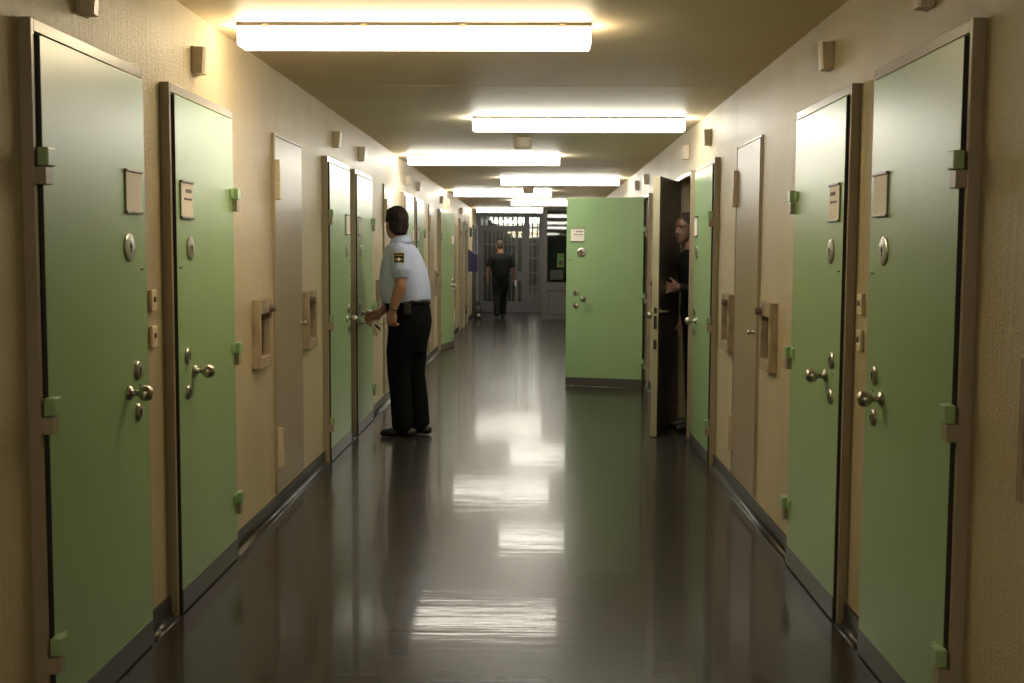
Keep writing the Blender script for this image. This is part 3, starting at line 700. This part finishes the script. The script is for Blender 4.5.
for s, ax, toe in ((1, (-.01, .092), (.150, .120)), (-1, (-.085, -.09), (.075, -.12))):
    bm = bmesh.new(); shoe(bm, ax, toe); put('shoe', remesh(bm, 'shoe', .008, M['shoe'], 2), gp)
bm = bmesh.new()
ball(bm, PG(-.020, 0, .034), (.105, .086, .101), RG, 24); ball(bm, PG(-.040, 0, -.018), (.078, .0835, .085), RG, 20); ball(bm, PG(-.052, 0, -.055), (.060, .068, .055), RG, 20)
ball(bm, PG(.035, 0, .082), (.050, .062, .040), RG, 14)
put('hair', remesh(bm, 'guard_hair', .006, M['hair'], 2), gp)
face_bits(gp, PG, RG)
# wrist watch on the near wrist
bm = bmesh.new(); d = (Vector(LW)-Vector((-.030, .265, 1.13))).normalized(); lathe(bm, Vector(LW)-d*.022, d, [(.030, -.009), (.035, -.009), (.035, .009), (.030, .009)], 20); obj('wrist_watch', bm, 'dsteel', gp, True)
# the key bunch in the guard's hand: world placement
ky = thing('key_bunch', 'bunch of shiny keys on a ring in the guard’s hand at the lock', 'keys', (-1.335, 9.085, .885))
def keybit(bm, p, d, L):
    p, d = Vector(p), Vector(d).normalized(); u = d.orthogonal().normalized()
    lathe(bm, p+d*.012-u*.002, u, [(.012, 0), (.012, .004), (0, .004)], 12); limb(bm, [(p+d*.02, .0035), (p+d*L, .0035)], 8)
    v = d.cross(u); m = axis_mat(p+d*(L-.012), d); b2 = bmesh.new(); bx(b2, 0, .012, -.002, .002, -.008, .008); b2.transform(m)
    t = bpy.data.meshes.new('t'); b2.to_mesh(t); b2.free(); bm.from_mesh(t); bpy.data.meshes.remove(t)
bm = bmesh.new(); keybit(bm, (.018, 0, -.002), (-1, 0, 0), .075); obj('key', bm, 'steel', ky)
for d, L in (((.35, -.25, -1), .085), ((.1, -.3, -1), .075), ((-.15, -.1, -1), .08), ((.55, -.3, -.7), .07)):
    bm = bmesh.new(); keybit(bm, (.05, -.045, -.018), d, L); obj('key', bm, 'brass', ky)
bm = bmesh.new(); cc = Vector((.035, -.045, .0)); N = 20
pts = [(cc+Vector((.028*math.cos(2*math.pi*i/N), .006*math.sin(2*math.pi*i/N), .028*math.sin(2*math.pi*i/N))), .0042) for i in range(N)]; limb(bm, pts, 6); obj('key_ring', bm, 'brass', ky, True)
bm = bmesh.new(); limb(bm, [((.058, -.045, -.010), .008), ((.085, -.055, -.030), .011), ((.098, -.06, -.045), .007)], 10); obj('leather_tab', bm, 'rubber', ky, True)
bm = bmesh.new(); limb(bm, [((.06, -.04, -.01), .0025), ((.11, -.07, -.005), .0025), ((.17, -.12, .02), .0025), ((.235, -.17, .07), .0025)], 6); obj('chain', bm, 'dsteel', ky, True)

# --- man walking away near the end gate
wp = person('man in black T-shirt and dark trousers walking away near the end gate', (-.80, 25.75), (-.05, 1), None, .01, 'skin')
bm = bmesh.new()
WT = [(.0, 0, .86, .12, .17), (.0, 0, .95, .14, .195), (.0, 0, 1.05, .135, .195), (.0, 0, 1.2, .14, .215), (.0, 0, 1.33, .135, .235), (.01, 0, 1.40, .105, .20), (.015, 0, 1.46, .07, .10)]
loft(bm, shrink(WT, .02)); PW, RW_ = head(bm, (.035, .02, 1.625), math.radians(6), (.015, 0, 1.44))
for s, fe, fw in ((1, -.04, .02), (-1, -.02, .10)):
    limb(bm, [((.0, s*.2, 1.39), .05), ((fe, s*.27, 1.12), .042), ((fw, s*.29, .89), .027)], 12)
    hand(bm, (fw, s*.29, .88), (.15, 0, -1), (.3, -s, 0), (1, 0, .15), (.5, .6, .5), thumb_out=.5)
LEG = ((1, [((0, .085, .86), .085), ((-.02, .08, .48), .055), ((-.20, .08, .10), .04)]), (-1, [((0, -.085, .86), .085), ((.12, -.07, .48), .055), ((.10, -.06, .08), .04)]))
for s, pts in LEG: limb(bm, pts, 12)
put('body', remesh(bm, 'walker_body', .008, M['skin'], 2), wp)
bm = bmesh.new(); loft(bm, WT[1:])
for s, fe in ((1, -.03), (-1, -.015)): limb(bm, [((.005, s*.16, 1.39), .068), ((.0, s*.215, 1.36), .068), ((fe, s*.262, 1.17), .060)], 14)
put('t_shirt', remesh(bm, 'walker_shirt', .010, M['dark'], 3), wp)
bm = bmesh.new(); loft(bm, [(0, 0, .84, .115, .165), (0, 0, .92, .132, .182), (0, 0, 1.0, .125, .175)])
for s, pts in LEG: limb(bm, [(p, r+.028) for p, r in pts], 14)
wt = put('trousers', remesh(bm, 'walker_trousers', .010, M['dark'], 3), wp)
bm = bmesh.new(); loft(bm, [(0, 0, .985, .132, .182), (0, 0, 1.03, .130, .180)]); obj('belt', bm, 'shoe', wt)
bm = bmesh.new(); shoe(bm, (.09, -.06), (.27, -.07)); put('shoe', remesh(bm, 'shoe', .01, M['shoe'], 2), wp)
bm = bmesh.new(); shoe(bm, (0, .08), (.18, .09)); bm.transform(Matrix.Translation((-.14, .0, .0)) @ Matrix.Rotation(math.radians(18), 4, 'Y'))
zmin = min(v.co.z for v in bm.verts); bm.transform(Matrix.Translation((-.05, 0, .004-zmin))); put('shoe', remesh(bm, 'shoe', .01, M['shoe'], 2), wp)
bm = bmesh.new(); ball(bm, PW(-.016, 0, .036), (.100, .080, .094), RW_, 20); ball(bm, PW(-.05, 0, -.015), (.062, .073, .06), RW_, 16); put('hair', remesh(bm, 'walker_hair', .008, M['hair2'], 2), wp)
face_bits(wp, PW, RW_)
rd = thing('radio', 'small white handset held in the walking man’s right hand', 'handset', (-.79+.325, 25.75+.10, .78))
bm = bmesh.new(); bx(bm, -.02, .02, -.018, .018, -.06, .07, .006); obj('handset_body', bm, 'white', rd)
bm = bmesh.new(); limb(bm, [((.01, 0, .07), .005), ((.01, 0, .12), .004)], 8); obj('aerial', bm, 'rubber', rd)

# --- man peering out of the half open cell
ip = person('dark clothed man peering out of the half open cell, hand on the door', (1.33, 9.43), (-1, -.1), None, .007, 'skin2')
IT = [(.0, 0, .86, .105, .155), (.0, 0, .95, .12, .165), (.01, 0, 1.10, .115, .16), (.03, 0, 1.25, .12, .175), (.05, 0, 1.36, .12, .195), (.06, 0, 1.44, .09, .18), (.065, 0, 1.49, .06, .08)]
# forward = -X, left = -Y (towards viewer), right = +Y
bm = bmesh.new(); loft(bm, shrink(IT, .02)); PI_, RI = head(bm, (.115, .01, 1.665), math.radians(38), (.065, 0, 1.47), .10)
ISH, IEL, IWR = (.05, .17, 1.40), (.025, .235, 1.145), (.185, .150, 1.185)
limb(bm, [(ISH, .05), (IEL, .042), (IWR, .027)], 12)
limb(bm, [((.05, -.18, 1.40), .05), ((.03, -.22, 1.12), .042), ((.06, -.22, .90), .027)], 12); hand(bm, (.06, -.22, .89), (.1, 0, -1), (0, 1, 0), (1, 0, 0), (.4, .5, .4))
hand(bm, IWR, (.97, .10, -.02), (.12, -.98, 0), (0, 0, 1), (.06, .10, .08), spread=.38, thumb_out=.85, s=1.0)
for s in (1, -1): limb(bm, [((0, s*.085, .88), .08), ((0, s*.09, .48), .055), ((-.01, s*.09, .08), .04)], 12)
put('body', remesh(bm, 'inmate_body', .005, M['skin2'], 2), ip)
bm = bmesh.new(); loft(bm, IT[1:]); limb(bm, [((.05, .13, 1.40), .066), (ISH, .066), (IEL, .058), (tuple(Vector(IEL).lerp(Vector(IWR), .80)), .042)], 14); limb(bm, [((.05, -.13, 1.40), .066), ((.05, -.18, 1.40), .066), ((.03, -.22, 1.12), .057), ((.055, -.22, .95), .042)], 14)
put('sweater', remesh(bm, 'inmate_sweater', .009, M['dark'], 3), ip)
bm = bmesh.new(); loft(bm, [(0, 0, .84, .11, .16), (0, 0, .92, .128, .175), (0, 0, .99, .122, .17)])
for s in (1, -1): limb(bm, [((0, s*.085, .86), .10), ((0, s*.09, .48), .08), ((-.01, s*.09, .08), .07)], 14)
put('trousers', remesh(bm, 'inmate_trousers', .010, M['dark'], 3), ip)
for s in (1, -1):
    bm = bmesh.new(); shoe(bm, (-.01, s*.09), (.17, s*.11)); put('shoe', remesh(bm, 'shoe', .01, M['shoe'], 2), ip)
bm = bmesh.new(); ball(bm, PI_(-.018, 0, .036), (.100, .080, .094), RI, 20); ball(bm, PI_(-.05, 0, -.015), (.060, .072, .06), RI, 16); put('hair', remesh(bm, 'inmate_hair', .008, M['hair2'], 2), ip)
face_bits(ip, PI_, RI)
